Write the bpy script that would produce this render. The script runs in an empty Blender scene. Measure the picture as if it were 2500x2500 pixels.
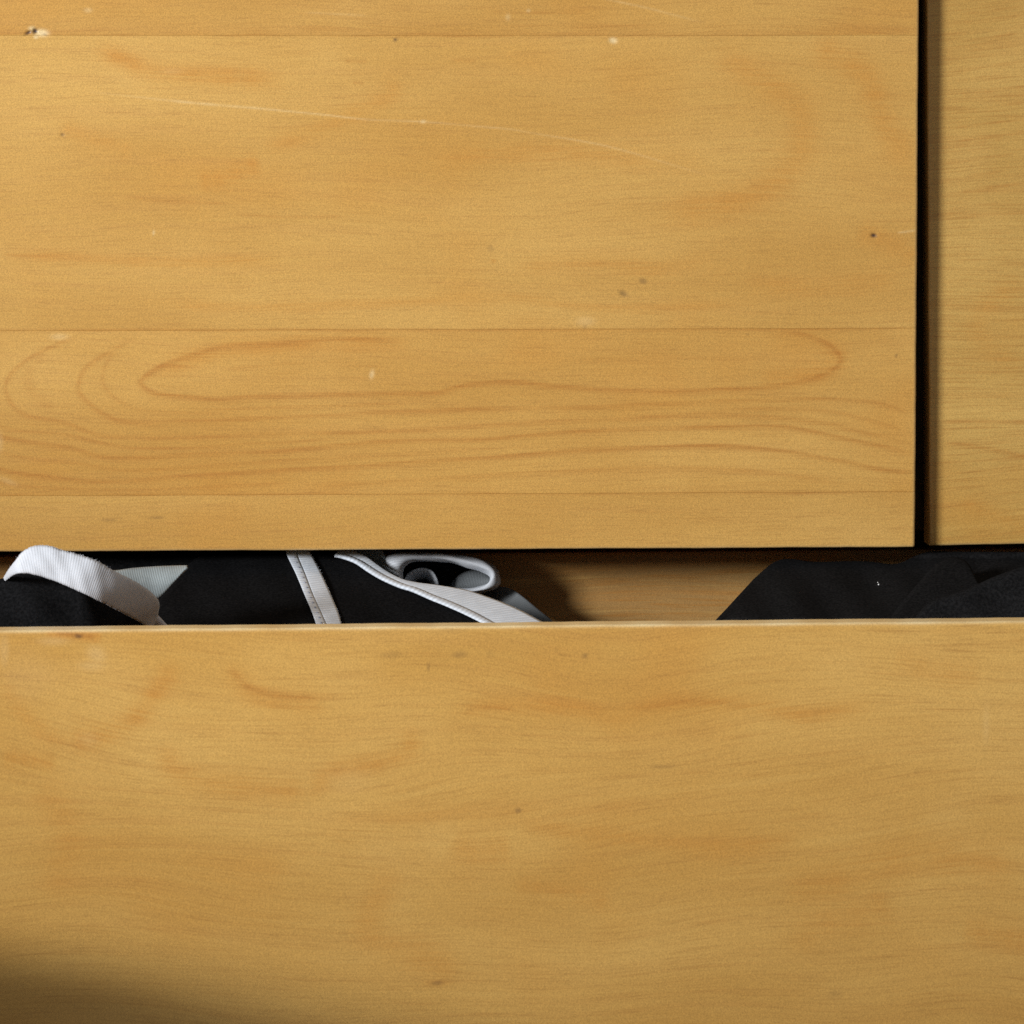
import bpy, math
import numpy as np
from mathutils import Vector

# ------------------------------------------------------------------ camera, world, lamps, exposure
scene = bpy.context.scene
COL = scene.collection
R = math.radians

D, PITCH, YAW = 2.3, R(5.2), R(3.0)          # metres to the upper drawer front, looking slightly down and right
WIDTH = 0.45                                 # metres across the picture at the upper drawer front
FWD = np.array([math.sin(YAW) * math.cos(PITCH), math.cos(YAW) * math.cos(PITCH), -math.sin(PITCH)])
CAM = -D * FWD
RIGHT = np.array([math.cos(YAW), -math.sin(YAW), 0.0])
UP = np.cross(RIGHT, FWD)
cam_data = bpy.data.cameras.new('camera')
cam = bpy.data.objects.new('camera', cam_data); COL.objects.link(cam)
cam.location = CAM
cam.rotation_euler = Vector(FWD).to_track_quat('-Z', 'Y').to_euler()
cam_data.sensor_width = 36.0
cam_data.lens = 36.0 * D / WIDTH
cam_data.clip_start, cam_data.clip_end = 0.05, 50.0
cam_data.dof.use_dof = True
cam_data.dof.focus_distance = D - 0.05
cam_data.dof.aperture_fstop = 34.0
scene.camera = cam

world = bpy.data.worlds.new('World'); scene.world = world
world.use_nodes = True
bg = world.node_tree.nodes['Background']
bg.inputs['Color'].default_value = (1.0, 0.98, 0.95, 1)
bg.inputs['Strength'].default_value = 0.27

def spot(name, loc, target, power, radius, angle, blend, color):
    ld = bpy.data.lights.new(name, 'SPOT')
    ld.energy, ld.shadow_soft_size, ld.spot_size, ld.spot_blend, ld.color = power, radius, R(angle), blend, color
    o = bpy.data.objects.new(name, ld); COL.objects.link(o)
    o.location = loc
    o.rotation_euler = (Vector(target) - Vector(loc)).to_track_quat('-Z', 'Y').to_euler()
    return o
spot('window_lamp', (-1.70, -1.70, 0.54), (0.15, 0, 0.23), 318, 0.23, 30.5, 0.66, (0.97, 0.985, 1.0))

scene.view_settings.view_transform = 'Standard'
scene.view_settings.look = 'None'
scene.view_settings.exposure = 0.0
scene.view_settings.gamma = 1.0
scene.view_settings.use_curve_mapping = False
scene.render.engine = 'CYCLES'
scene.cycles.use_denoising = False
scene.cycles.max_bounces = 6
scene.cycles.diffuse_bounces = 4
scene.cycles.glossy_bounces = 2
scene.cycles.use_adaptive_sampling = True
scene.cycles.adaptive_threshold = 0.012

# ------------------------------------------------------------------ helpers
S = WIDTH / 2500.0
FPX = 2500.0 * D / WIDTH

def at(px, py, Y):
    """the point of the vertical plane y = Y that lies at (px, py) of a 2500 px view"""
    d = FWD * FPX + RIGHT * (px - 1250.0) + UP * (1250.0 - py)
    return CAM + d * ((Y - CAM[1]) / d[1])

def plane_uv(pts, Y, skew=0.0):
    """photo pixels -> flat coordinates (2500 px = 0.45 m) of a drawer front"""
    out = []
    for px, py in pts:
        q = at(px, py, Y)
        for _ in range(3):
            q = at(px, py, Y + skew * q[0])
        out.append((q[0] / S + 1250.0, 1250.0 - q[2] / S))
    return np.array(out)

def spline(pts, n):
    """n points, evenly spaced along a Catmull-Rom curve through pts"""
    p = np.array(pts, float)
    if len(p) == 2:
        return p[0] + np.linspace(0, 1, n)[:, None] * (p[1] - p[0])
    q = np.vstack([2 * p[0] - p[1], p, 2 * p[-1] - p[-2]])
    t = np.linspace(0, 1, 17)[:-1][:, None]
    out = []
    for i in range(len(p) - 1):
        a, b, c, d = q[i:i + 4]
        out.append(0.5 * (2 * b + (c - a) * t + (2 * a - 5 * b + 4 * c - d) * t ** 2 + (3 * b - a - 3 * c + d) * t ** 3))
    out = np.vstack(out + [p[-1:]])
    s = np.r_[0, np.cumsum(np.linalg.norm(np.diff(out, axis=0), axis=1))]
    u = np.linspace(0, s[-1], n)
    return np.stack([np.interp(u, s, out[:, k]) for k in range(out.shape[1])], 1)

def mesh_object(name, verts, faces, mat, parent=None, smooth=True, uvs=None):
    me = bpy.data.meshes.new(name)
    me.from_pydata([tuple(map(float, v)) for v in verts], [], faces)
    if uvs is not None:
        lay = me.uv_layers.new(name='UVMap')
        idx = np.empty(len(me.loops), np.int32); me.loops.foreach_get('vertex_index', idx)
        lay.data.foreach_set('uv', np.asarray(uvs, np.float32)[idx].ravel())
    me.polygons.foreach_set('use_smooth', [smooth] * len(me.polygons))
    me.materials.append(mat)
    me.update()
    o = bpy.data.objects.new(name, me); COL.objects.link(o)
    if parent is not None:
        o.parent = parent
    return o

def box_geo(x0, x1, y0, y1, z0, z1):
    v = [(x, y, z) for z in (z0, z1) for y in (y0, y1) for x in (x0, x1)]
    f = [(0, 2, 3, 1), (4, 5, 7, 6), (0, 1, 5, 4), (2, 6, 7, 3), (0, 4, 6, 2), (1, 3, 7, 5)]
    return v, f

def box(name, ext, mat, parent=None, bevel=0.0012):
    o = mesh_object(name, *box_geo(*ext), mat, parent, smooth=False)
    m = o.modifiers.new('bevel', 'BEVEL'); m.width = bevel; m.segments = 2
    return o

def boxes(name, exts, mat, parent=None, bevel=0.0008):
    V, F = [], []
    for e in exts:
        v, f = box_geo(*e)
        F += [tuple(i + len(V) for i in q) for q in f]; V += v
    o = mesh_object(name, V, F, mat, parent, smooth=False)
    m = o.modifiers.new('bevel', 'BEVEL'); m.width = bevel; m.segments = 2
    return o

def empty(name, loc=(0, 0, 0)):
    o = bpy.data.objects.new(name, None); COL.objects.link(o); o.location = loc
    o.empty_display_size = 0.02
    return o

def tag(o, label, cat, group=None):
    o['label'] = label; o['category'] = cat
    if group: o['group'] = group
    return o

# ------------------------------------------------------------------ materials
class NT:
    def __init__(self, name):
        self.mat = bpy.data.materials.new(name); self.mat.use_nodes = True
        self.t = self.mat.node_tree; self.n = self.t.nodes
        self.bsdf = self.n['Principled BSDF']
    def link(self, a, b): self.t.links.new(a, b)
    def put(self, sock, v):
        if hasattr(v, 'is_output'): self.link(v, sock)
        else: sock.default_value = v
    def math(self, op, a, b=0.0, clamp=False):
        m = self.n.new('ShaderNodeMath'); m.operation = op; m.use_clamp = clamp
        self.put(m.inputs[0], a); self.put(m.inputs[1], b)
        return m.outputs[0]
    def mapping(self, vec, scale, loc=(0, 0, 0), rot=(0, 0, 0)):
        m = self.n.new('ShaderNodeMapping')
        self.link(vec, m.inputs['Vector'])
        m.inputs['Scale'].default_value = scale; m.inputs['Location'].default_value = loc; m.inputs['Rotation'].default_value = rot
        return m.outputs[0]
    def noise(self, vec, scale=1.0, detail=2.0, rough=0.5, dist=0.0):
        m = self.n.new('ShaderNodeTexNoise')
        self.link(vec, m.inputs['Vector'])
        for k, v in (('Scale', scale), ('Detail', detail), ('Roughness', rough), ('Distortion', dist)): m.inputs[k].default_value = v
        return m.outputs[0]
    def ramp(self, v, a, b, c=0.0, d=1.0, smooth=True):
        m = self.n.new('ShaderNodeMapRange')
        m.interpolation_type = 'SMOOTHSTEP' if smooth else 'LINEAR'
        self.put(m.inputs['Value'], v)
        for k, x in (('From Min', a), ('From Max', b), ('To Min', c), ('To Max', d)): m.inputs[k].default_value = x
        return m.outputs[0]
    def mix(self, fac, a, b, mode='MIX'):
        m = self.n.new('ShaderNodeMix'); m.data_type = 'RGBA'; m.blend_type = mode
        self.put(m.inputs['Factor'], fac)
        for s, v in ((m.inputs[6], a), (m.inputs[7], b)):
            if isinstance(v, tuple) and len(v) == 3: v = v + (1,)
            self.put(s, v)
        return m.outputs[2]
    def coord(self, which='Object'):
        return self.n.new('ShaderNodeTexCoord').outputs[which]
    def bump(self, h, strength, dist):
        b = self.n.new('ShaderNodeBump'); b.inputs['Strength'].default_value = strength; b.inputs['Distance'].default_value = dist
        self.link(h, b.inputs['Height']); self.link(b.outputs[0], self.bsdf.inputs['Normal'])
    def set(self, **k):
        for a, v in k.items():
            a = a.replace('_', ' ')
            if isinstance(v, tuple) and len(v) == 3: v = v + (1,)
            self.put(self.bsdf.inputs[a], v)

def wood(name, light=(0.60, 0.352, 0.094), deep=(0.505, 0.272, 0.061), seed=0.0, slope=0.0, fleck=0.22, figure=True, gloss=0.34, bend=0.030, lines=1.0):
    """varnished birch: fine grain lines that follow a slowly bending field, warm clouds, short pores"""
    m = NT(name)
    info = m.n.new('ShaderNodeObjectInfo')               # every board has its own piece of grain and its own tone
    off = m.n.new('ShaderNodeVectorMath'); off.operation = 'MULTIPLY_ADD'
    m.link(info.outputs['Object Index'], off.inputs[0]); off.inputs[1].default_value = (1.37, 0.0, 0.73); m.link(m.coord(), off.inputs[2])
    co = m.mapping(off.outputs[0], (1, 1, 1), (seed, seed * 0.37, seed * 1.7), (0, slope, 0))
    wob = m.noise(m.mapping(co, (5.0, 3, 13)), 1.0, 1.0, 0.45)
    zsh = m.n.new('ShaderNodeVectorMath'); zsh.operation = 'MULTIPLY_ADD'
    m.link(wob, zsh.inputs[0]); zsh.inputs[1].default_value = (0, 0, bend); m.link(co, zsh.inputs[2])
    g = zsh.outputs[0]
    broad = m.noise(m.mapping(g, (4.5, 3, 15)), 1.0, 2.0, 0.6)
    streak = m.noise(m.mapping(g, (8, 6, 300)), 1.0, 2.0, 0.65)
    fine = m.noise(m.mapping(g, (38, 20, 1350)), 1.0, 1.0, 0.6)
    pore = m.noise(m.mapping(g, (70, 30, 1500)), 1.0, 0.0, 0.5)
    cloud = m.noise(m.mapping(g, (12, 4, 17), (3, 1, 5)), 1.0, 2.0, 0.6)
    speck = m.noise(m.mapping(co, (2100, 2100, 2100), (0, 0, 0), (0.61, 0.43, 0.87)), 1.0, 0.0, 0.7)
    col = m.mix(m.ramp(broad, 0.30, 0.70), light, deep)
    col = m.mix(m.math('MULTIPLY', m.ramp(cloud, 0.50, 0.76), 0.40), col, (0.535, 0.250, 0.044))
    col = m.mix(m.math('MULTIPLY', m.ramp(cloud, 0.46, 0.24), 0.26), col, (0.66, 0.415, 0.130))
    col = m.mix(m.math('MULTIPLY', m.ramp(streak, 0.48, 0.74), 0.34 * lines), col, (0.435, 0.200, 0.040))
    col = m.mix(m.math('MULTIPLY', m.ramp(streak, 0.46, 0.26), 0.22 * lines), col, (0.68, 0.43, 0.130))
    col = m.mix(m.math('MULTIPLY', m.ramp(fine, 0.44, 0.78), 0.54 * lines), col, (0.36, 0.165, 0.034))
    col = m.mix(m.math('MULTIPLY', m.math('MULTIPLY', m.ramp(pore, 0.58, 0.78), m.ramp(streak, 0.36, 0.66)), fleck), col, (0.26, 0.115, 0.026))
    if figure:
        a = m.n.new('ShaderNodeAttribute'); a.attribute_name = 'figure'
        sp = m.n.new('ShaderNodeSeparateColor'); m.link(a.outputs['Color'], sp.inputs[0])
        brk = m.ramp(m.math('ADD', fine, streak), 0.74, 1.22, 0.58, 1.22)
        col = m.mix(m.math('MULTIPLY', m.math('MULTIPLY', sp.outputs[1], brk), 0.66, True), col, (0.505, 0.228, 0.041))
        col = m.mix(m.math('MULTIPLY', sp.outputs[0], brk, True), col, (0.375, 0.150, 0.027))
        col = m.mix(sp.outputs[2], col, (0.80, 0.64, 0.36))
        col = m.mix(a.outputs['Alpha'], col, (0.022, 0.012, 0.020))
    sv = m.ramp(speck, 0.2, 0.8, 0.83, 1.21, False)
    cm = m.n.new('ShaderNodeCombineColor')
    for i in range(3): m.link(sv, cm.inputs[i])
    col = m.mix(1.0, col, cm.outputs[0], 'MULTIPLY')
    col = m.mix(1.0, col, info.outputs['Color'], 'MULTIPLY')
    m.link(col, m.bsdf.inputs['Base Color'])
    m.put(m.bsdf.inputs['Roughness'], m.ramp(streak, 0.3, 0.7, gloss, gloss + 0.10, False))
    m.set(Specular_IOR_Level=0.42)
    return m.mat

def dark_cloth(name, base=(0.0080, 0.0080, 0.0085), sheen=0.25):
    m = NT(name)
    uv = m.coord()
    w = m.noise(m.mapping(uv, (900, 900, 900)), 1.0, 2.0, 0.7)
    big = m.noise(m.mapping(uv, (40, 40, 40)), 1.0, 2.0, 0.5)
    col = m.mix(m.ramp(w, 0.3, 0.75), tuple(c * 0.65 for c in base), tuple(c * 1.6 for c in base))
    m.link(col, m.bsdf.inputs['Base Color'])
    m.set(Roughness=1.0, Specular_IOR_Level=0.0)
    m.bsdf.inputs['Sheen Weight'].default_value = sheen * 0.002
    m.bump(m.math('ADD', w, big), 0.22, 0.0003)
    return m.mat

def ribbed(name, base=(0.68, 0.705, 0.755), period=0.0010, depth=0.30, along='X'):
    """knitted elastic: fine ribs across a band whose UV is in metres"""
    m = NT(name)
    uv = m.n.new('ShaderNodeUVMap').outputs[0]
    sp = m.n.new('ShaderNodeSeparateXYZ'); m.link(uv, sp.inputs[0])
    ob = m.coord()
    n = m.noise(m.mapping(ob, (1500, 1500, 1500)), 1.0, 2.0, 0.7)
    n2 = m.noise(m.mapping(ob, (160, 160, 160)), 1.0, 2.0, 0.6)
    u = m.math('ADD', m.math('MULTIPLY', sp.outputs[0 if along == 'X' else 1], 2 * math.pi / period), m.math('MULTIPLY', n2, 5.0))
    s = m.math('MULTIPLY_ADD', m.math('SINE', u), 0.5); m.n[-1].inputs[2].default_value = 0.5
    shade = m.math('MULTIPLY', s, m.ramp(n2, 0.3, 0.65, 0.35, 1.0))
    col = m.mix(m.math('MULTIPLY', m.math('SUBTRACT', 1.0, shade), depth), base, tuple(c * 0.50 for c in base))
    col = m.mix(m.ramp(n, 0.45, 0.8, 0, 0.30), col, tuple(c * 0.55 for c in base))
    m.link(col, m.bsdf.inputs['Base Color'])
    m.set(Roughness=0.9, Specular_IOR_Level=0.15)
    m.bsdf.inputs['Sheen Weight'].default_value = 0.05
    m.bump(m.math('ADD', m.math('MULTIPLY', s, 0.7), m.math('MULTIPLY', n, 0.9)), 0.30, 0.0003)
    return m.mat

def plain(name, col, rough=0.8, bump=0.2):
    m = NT(name)
    n = m.noise(m.mapping(m.coord(), (300, 300, 300)), 1.0, 3.0, 0.6)
    m.link(m.mix(m.ramp(n, 0.3, 0.7), tuple(c * 0.8 for c in col), tuple(c * 1.15 for c in col)), m.bsdf.inputs['Base Color'])
    m.set(Roughness=rough, Specular_IOR_Level=0.2)
    m.bump(n, bump, 0.0005)
    return m.mat

M_UP = wood('birch_upper', light=(0.575, 0.338, 0.091), deep=(0.495, 0.268, 0.061), seed=0.0, bend=0.022, lines=0.48)
M_LOW = wood('birch_lower', light=(0.61, 0.357, 0.094), deep=(0.51, 0.273, 0.060), seed=2.3, bend=0.062, lines=0.56)
M_RIGHT = wood('birch_right', light=(0.565, 0.352, 0.098), deep=(0.47, 0.275, 0.068), seed=5.1, slope=R(4), bend=0.025, lines=0.95)
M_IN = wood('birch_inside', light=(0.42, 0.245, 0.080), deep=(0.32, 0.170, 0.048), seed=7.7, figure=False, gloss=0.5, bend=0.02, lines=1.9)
M_CASE = plain('stained_carcass', (0.055, 0.034, 0.016), 0.7)
M_BLACK = dark_cloth('black_jersey')
M_BLACK2 = dark_cloth('black_brushed_cotton', (0.0105, 0.0103, 0.0106), 0.5)
M_RIB = ribbed('white_ribbed_elastic')
M_RIB2 = ribbed('white_coarse_ribbed_tape', (0.66, 0.715, 0.785), 0.0026, 0.5)
M_RIBG = ribbed('pale_grey_ribbed_knit', (0.36, 0.41, 0.42), 0.00105, 0.75)
M_KNIT_SHADED = ribbed('sock_knit_shaded', (0.15, 0.16, 0.165), 0.0012, 0.4)  # darker copy of the sock knit: shade at leg and inner fold painted in
M_CUFF = ribbed('grey_white_knit', (0.64, 0.67, 0.715), 0.0013, 0.60)
M_STITCH = plain('grey_thread', (0.27, 0.28, 0.33), 0.9)
M_LINT = plain('white_lint', (0.75, 0.75, 0.74), 0.9)

# ------------------------------------------------------------------ wood figure (grain lines, knots, scratches, dents)
rng = np.random.default_rng(11)

class Figure:
    """collects marks in flat front coordinates and evaluates them on a grid"""
    def __init__(self, Y, skew=0.0):
        self.Y, self.skew, self.strokes, self.spots = Y, skew, [], []
        self.gain = {}
    def line(self, ch, pts, w, s, w2=None, fade=0.12, wob=0.35, depth=0.0):
        self.strokes.append((ch, plane_uv(pts, self.Y, self.skew), w, w2 or w, s, fade, wob, depth))
    def spot(self, ch, x, y, rx, ry, s, ang=0.0, depth=0.0):
        (u, v), = plane_uv([(x, y)], self.Y, self.skew)
        self.spots.append((ch, u, v, rx, ry, s, ang, depth))
    def evaluate(self, U, V):
        out = np.zeros(U.shape + (4,), np.float32); dep = np.zeros(U.shape, np.float32)
        u_ax, v_ax = U[0], V[:, 0]
        def window(u0, u1, v0, v1):
            i0, i1 = np.searchsorted(u_ax, [u0, u1])
            j0, j1 = np.searchsorted(v_ax, [v0, v1])
            return slice(j0, j1), slice(i0, i1)
        for ch, p, w, w2, s, fade, wob, depth in self.strokes:
            length = np.linalg.norm(np.diff(p, axis=0), axis=1).sum()
            q = spline(p, max(8, int(length / 9)))
            m = 3.2 * max(w, w2)
            sl = window(q[:, 0].min() - m, q[:, 0].max() + m, q[:, 1].min() - m, q[:, 1].max() + m)
            u, v = U[sl], V[sl]
            if u.size == 0: continue
            best = np.full(u.shape, 1e9, np.float32); tt = np.zeros(u.shape, np.float32); side = np.zeros(u.shape, np.float32)
            n = len(q) - 1
            for k in range(n):
                a, b = q[k], q[k + 1]; d = b - a; L2 = d @ d + 1e-9
                i0, i1 = np.searchsorted(u[0], [min(a[0], b[0]) - m, max(a[0], b[0]) + m])
                if i0 >= i1: continue
                uu, vv = u[:, i0:i1], v[:, i0:i1]
                t = np.clip(((uu - a[0]) * d[0] + (vv - a[1]) * d[1]) / L2, 0, 1)
                dist = np.hypot(uu - a[0] - t * d[0], vv - a[1] - t * d[1])
                bb = best[:, i0:i1]; hit = dist < bb
                bb[hit] = dist[hit]; tt[:, i0:i1][hit] = ((k + t) / n)[hit]
                side[:, i0:i1][hit] = (vv - a[1] - t * d[1])[hit]
            ww = np.where(side > 0, w2, w)
            env = np.clip(np.minimum(tt, 1 - tt) / max(fade, 1e-3), 0, 1)
            kn = rng.uniform(1 - wob, 1 + wob * 0.4, 18)
            env = env * np.interp(tt, np.linspace(0, 1, 18), kn)
            val = np.exp(-(best / ww) ** 2) * s * env
            val = val * self.gain.get(ch, 1.0)
            out[sl][..., ch] = np.maximum(out[sl][..., ch], val)
            if depth: dep[sl] = np.maximum(dep[sl], val / s * depth)
        for ch, x, y, rx, ry, s, ang, depth in self.spots:
            m = 3 * max(rx, ry); sl = window(x - m, x + m, y - m, y + m)
            du, dv = U[sl] - x, V[sl] - y
            c, n = math.cos(ang), math.sin(ang)
            e = ((du * c + dv * n) / rx) ** 2 + ((-du * n + dv * c) / ry) ** 2
            val = np.exp(-e ** 1.4) * s
            out[sl][..., ch] = np.maximum(out[sl][..., ch], val)
            if depth: dep[sl] = np.maximum(dep[sl], val / s * depth)
        return np.clip(out, 0, 1), dep

GRAIN, WARM, PALE, DARK = 0, 1, 2, 3

def axis(lo, hi, d0, d1, step, edge=0.0016):
    """grid coordinates: fine inside the seen window, coarse outside, extra lines at rounded ends"""
    a = [lo, lo + edge * 0.12, lo + edge * 0.35, lo + edge * 0.7, lo + edge, hi, hi - edge * 0.12, hi - edge * 0.35, hi - edge * 0.7, hi - edge]
    c0, c1 = max(lo + edge * 1.2, d0), min(hi - edge * 1.2, d1)
    if c1 > c0: a += list(np.arange(c0, c1, step))
    a += [x for x in np.arange(lo + 0.02, hi - 0.01, 0.02) if x < c0 - 0.005 or x > c1 + 0.005]
    a = np.unique(np.round(a, 7))
    return a[np.r_[True, np.diff(a) > 4e-5]]

def front_piece(name, x0, x1, z0, z1, y0, thick, fig, mat, parent, rounds=(1, 1, 1, 1), r=0.0012, joint=0.00007, seen=(-0.26, 0.26, -0.30, 0.26), step=0.00056, edge_light=0.0):
    """one board of a drawer front; rounds = left, right, bottom, top edges that are free (rounded)"""
    xs = axis(x0, x1, seen[0], seen[1], step); zs = axis(z0, z1, seen[2], seen[3], step)[::-1]
    X, Z = np.meshgrid(xs, zs)
    U, V = X / S + 1250.0, 1250.0 - Z / S
    vals, dep = fig.evaluate(U, V)
    Yv = np.full(X.shape, y0) + dep
    rim = np.zeros(X.shape)
    for free, d in ((rounds[0], X - x0), (rounds[1], x1 - X), (rounds[2], Z - z0), (rounds[3], z1 - Z)):
        rr = r if free else joint
        e = np.clip(1 - d / rr, 0, 1)
        Yv += (rr if free else rr * 0.5) * (1 - np.sqrt(np.clip(1 - e ** 2, 0, 1)))
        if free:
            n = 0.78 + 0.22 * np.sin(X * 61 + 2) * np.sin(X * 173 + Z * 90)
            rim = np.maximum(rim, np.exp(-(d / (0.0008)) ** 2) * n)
        else:
            vals[..., GRAIN] = np.maximum(vals[..., GRAIN], 0.06 * np.exp(-(d / 0.0004) ** 2))
    vals[..., PALE] = np.maximum(vals[..., PALE], rim * edge_light)  # bright line of light along free edges, painted into the colour
    wav = lambda t, k: 0.00005 * (np.sin(t * 71 + k) + 0.7 * np.sin(t * 233 + 2.1 * k) + 0.5 * np.sin(t * 611 + k) * np.sin(t * 97))
    for free, sgn, d, t, ax in ((rounds[0], 1, X - x0, Z, 0), (rounds[1], -1, x1 - X, Z, 0), (rounds[2], 1, Z - z0, X, 1), (rounds[3], -1, z1 - Z, X, 1)):
        if free:
            w_ = sgn * wav(t, 3 + ax + sgn) * np.exp(-d / 0.003)
            if ax: Z = Z + w_
            else: X = X + w_
    ny, nx = X.shape
    V3 = np.stack([X, Yv, Z], -1).reshape(-1, 3)
    idx = np.arange(nx * ny).reshape(ny, nx)
    quads = np.stack([idx[1:, :-1], idx[1:, 1:], idx[:-1, 1:], idx[:-1, :-1]], -1).reshape(-1, 4)
    ring = np.r_[idx[0, :-1], idx[:-1, -1], idx[-1, :0:-1], idx[:0:-1, 0]]
    nb = len(ring); base = len(V3)
    rv = V3[ring].copy(); rv[:, 1] = y0 + thick
    V3 = np.vstack([V3, rv])
    nr = np.roll(np.arange(nb), -1)
    skirt = np.stack([ring, ring[nr], base + nr, base + np.arange(nb)], -1)
    me = bpy.data.meshes.new(name)
    nq = len(quads) + nb
    me.vertices.add(len(V3)); me.vertices.foreach_set('co', V3.astype(np.float32).ravel())
    loops = np.r_[quads.ravel(), skirt.ravel(), base + np.arange(nb)]
    me.loops.add(len(loops)); me.loops.foreach_set('vertex_index', loops.astype(np.int32))
    me.polygons.add(nq + 1)
    me.polygons.foreach_set('loop_start', np.r_[np.arange(nq) * 4, nq * 4].astype(np.int32))
    me.polygons.foreach_set('use_smooth', np.r_[np.ones(len(quads), bool), np.zeros(nb + 1, bool)])
    me.update(calc_edges=True); me.validate()
    at_ = me.attributes.new('figure', 'FLOAT_COLOR', 'POINT')
    full = np.zeros((len(V3), 4), np.float32); full[:base] = vals.reshape(-1, 4); full[base:] = full[ring]
    full[base:, GRAIN] = 0
    at_.data.foreach_set('color', full.ravel())
    me.materials.append(mat)
    o = bpy.data.objects.new(name, me); COL.objects.link(o); o.parent = parent
    return o

# ------------------------------------------------------------------ the chest of drawers
dresser = empty('chest_of_drawers', (0, 0, -0.34))
tag(dresser, 'honey coloured birch chest of drawers with its wide lower drawer pulled open', 'chest of drawers')
def local(o):                                    # parts are modelled in world coordinates under the chest's own origin
    o.matrix_parent_inverse = dresser.matrix_world.inverted(); return o
bpy.context.view_layer.update()

XL, XR = -0.46, 0.80
edge_r = at(2238.5, 700, 0.0)[0]                 # right edge of the upper left front
z_up = at(1250, 1341, 0.0)[2]                    # its bottom edge
case = boxes('carcass', [
    (XL - 0.022, XL - 0.002, 0.020, 0.44, -0.34, 0.33), (XR + 0.002, XR + 0.022, 0.020, 0.44, -0.34, 0.33),
    (XL - 0.0015, XR + 0.0015, 0.425, 0.44, -0.335, 0.325),
    (XL - 0.0015, XR + 0.0015, 0.021, 0.424, -0.34, -0.318), (XL - 0.03, XR + 0.03, -0.004, 0.445, 0.3305, 0.352),
    (edge_r - 0.006, edge_r + 0.016, 0.0345, 0.424, z_up + 0.004, 0.33)], M_CASE, dresser)
local(case)

# --- upper left drawer
fu = Figure(0.0)
fu.gain = {0: 1.0, 1: 1.55}
G = fu.line
# loop of the cathedral figure between the two lower joints
G(GRAIN, [(1010, 832), (835, 825), (686, 836), (550, 846), (479, 863), (401, 889), (349, 922), (353, 944), (388, 960), (466, 968), (537, 973), (621, 967), (809, 962), (970, 960), (1061, 958), (1119, 943), (1165, 935), (1255, 931), (1360, 942), (1485, 950), (1611, 955), (1744, 950), (1884, 942), (1975, 926), (2037, 898), (2051, 867), (2016, 835), (1954, 814), (1884, 806)], 4.5, 0.52, 10, fade=0.03)
G(WARM, [(1010, 842), (835, 835), (686, 846), (550, 856), (401, 899), (365, 935)], 22, 0.5)
G(WARM, [(1850, 925), (1975, 915), (2037, 888), (2040, 862), (1990, 832)], 26, 0.55)
G(GRAIN, [(330, 822), (226, 883), (200, 909), (191, 941), (207, 973), (259, 1012), (323, 1030), (492, 1026), (634, 1020), (776, 1014), (906, 1007), (1100, 999), (1250, 996), (1485, 992), (1639, 985), (1814, 977), (1989, 973), (2100, 978), (2149, 985), (2198, 999), (2236, 1022)], 4.5, 0.42, 9, fade=0.04)
G(GRAIN, [(210, 810), (129, 844), (58, 883), (16, 928), (26, 980), (65, 1012), (162, 1032), (259, 1064), (453, 1067), (647, 1059), (906, 1054), (1150, 1040), (1400, 1026), (1600, 1020), (1779, 1000), (1989, 999), (2128, 1027), (2236, 1060)], 4, 0.34, 8, fade=0.03)
G(GRAIN, [(-60, 1050), (45, 1074), (162, 1090), (246, 1113), (336, 1116), (453, 1109), (647, 1102), (776, 1091), (873, 1082), (970, 1075), (1132, 1072), (1206, 1069), (1360, 1055), (1499, 1048), (1639, 1043), (1779, 1040), (1919, 1041), (2023, 1061), (2128, 1083), (2238, 1106)], 4, 0.54, 9, fade=0.02)
G(GRAIN, [(-60, 1120), (0, 1144), (52, 1155), (129, 1164), (213, 1173), (304, 1173), (414, 1164), (556, 1155), (712, 1145), (906, 1135), (1035, 1125), (1206, 1115), (1360, 1101), (1499, 1094), (1674, 1087), (1814, 1090), (1919, 1101), (2058, 1125), (2163, 1147), (2238, 1154)], 4, 0.54, 9, fade=0.02)
G(GRAIN, [(700, 1188), (900, 1178), (1120, 1165), (1360, 1150), (1600, 1140), (1850, 1150), (2050, 1180), (2160, 1196)], 5, 0.30, 10)
G(GRAIN, [(620, 1130), (860, 1116), (1050, 1104), (1250, 1092)], 5, 0.22, 9)
G(GRAIN, [(1500, 1022), (1700, 1012), (1850, 1015), (2000, 1030), (2120, 1058), (2236, 1085)], 5, 0.30, 10)
G(GRAIN, [(-60, 1010), (0, 1040), (60, 1052), (170, 1062), (300, 1090), (460, 1092), (640, 1082), (820, 1070)], 3.5, 0.34, 7, fade=0.06)
G(GRAIN, [(-60, 1085), (0, 1104), (70, 1118), (180, 1130), (300, 1146), (430, 1142), (600, 1130), (800, 1118)], 3.5, 0.30, 7, fade=0.06)
G(GRAIN, [(-60, 1165), (20, 1182), (140, 1192), (300, 1196), (480, 1190), (700, 1178)], 3.5, 0.32, 7, fade=0.06)
G(GRAIN, [(300, 838), (262, 880), (250, 925), (275, 965), (340, 1000), (450, 1006), (620, 996), (800, 990), (1000, 984)], 3.5, 0.26, 7, fade=0.06)
G(GRAIN, [(520, 905), (640, 892), (800, 885), (960, 892)], 4, 0.16, 8)
G(GRAIN, [(1350, 880), (1500, 876), (1700, 870), (1850, 880)], 4, 0.16, 8)
G(GRAIN, [(120, 850), (70, 905), (80, 960), (140, 1005)], 14, 0.16)
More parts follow.
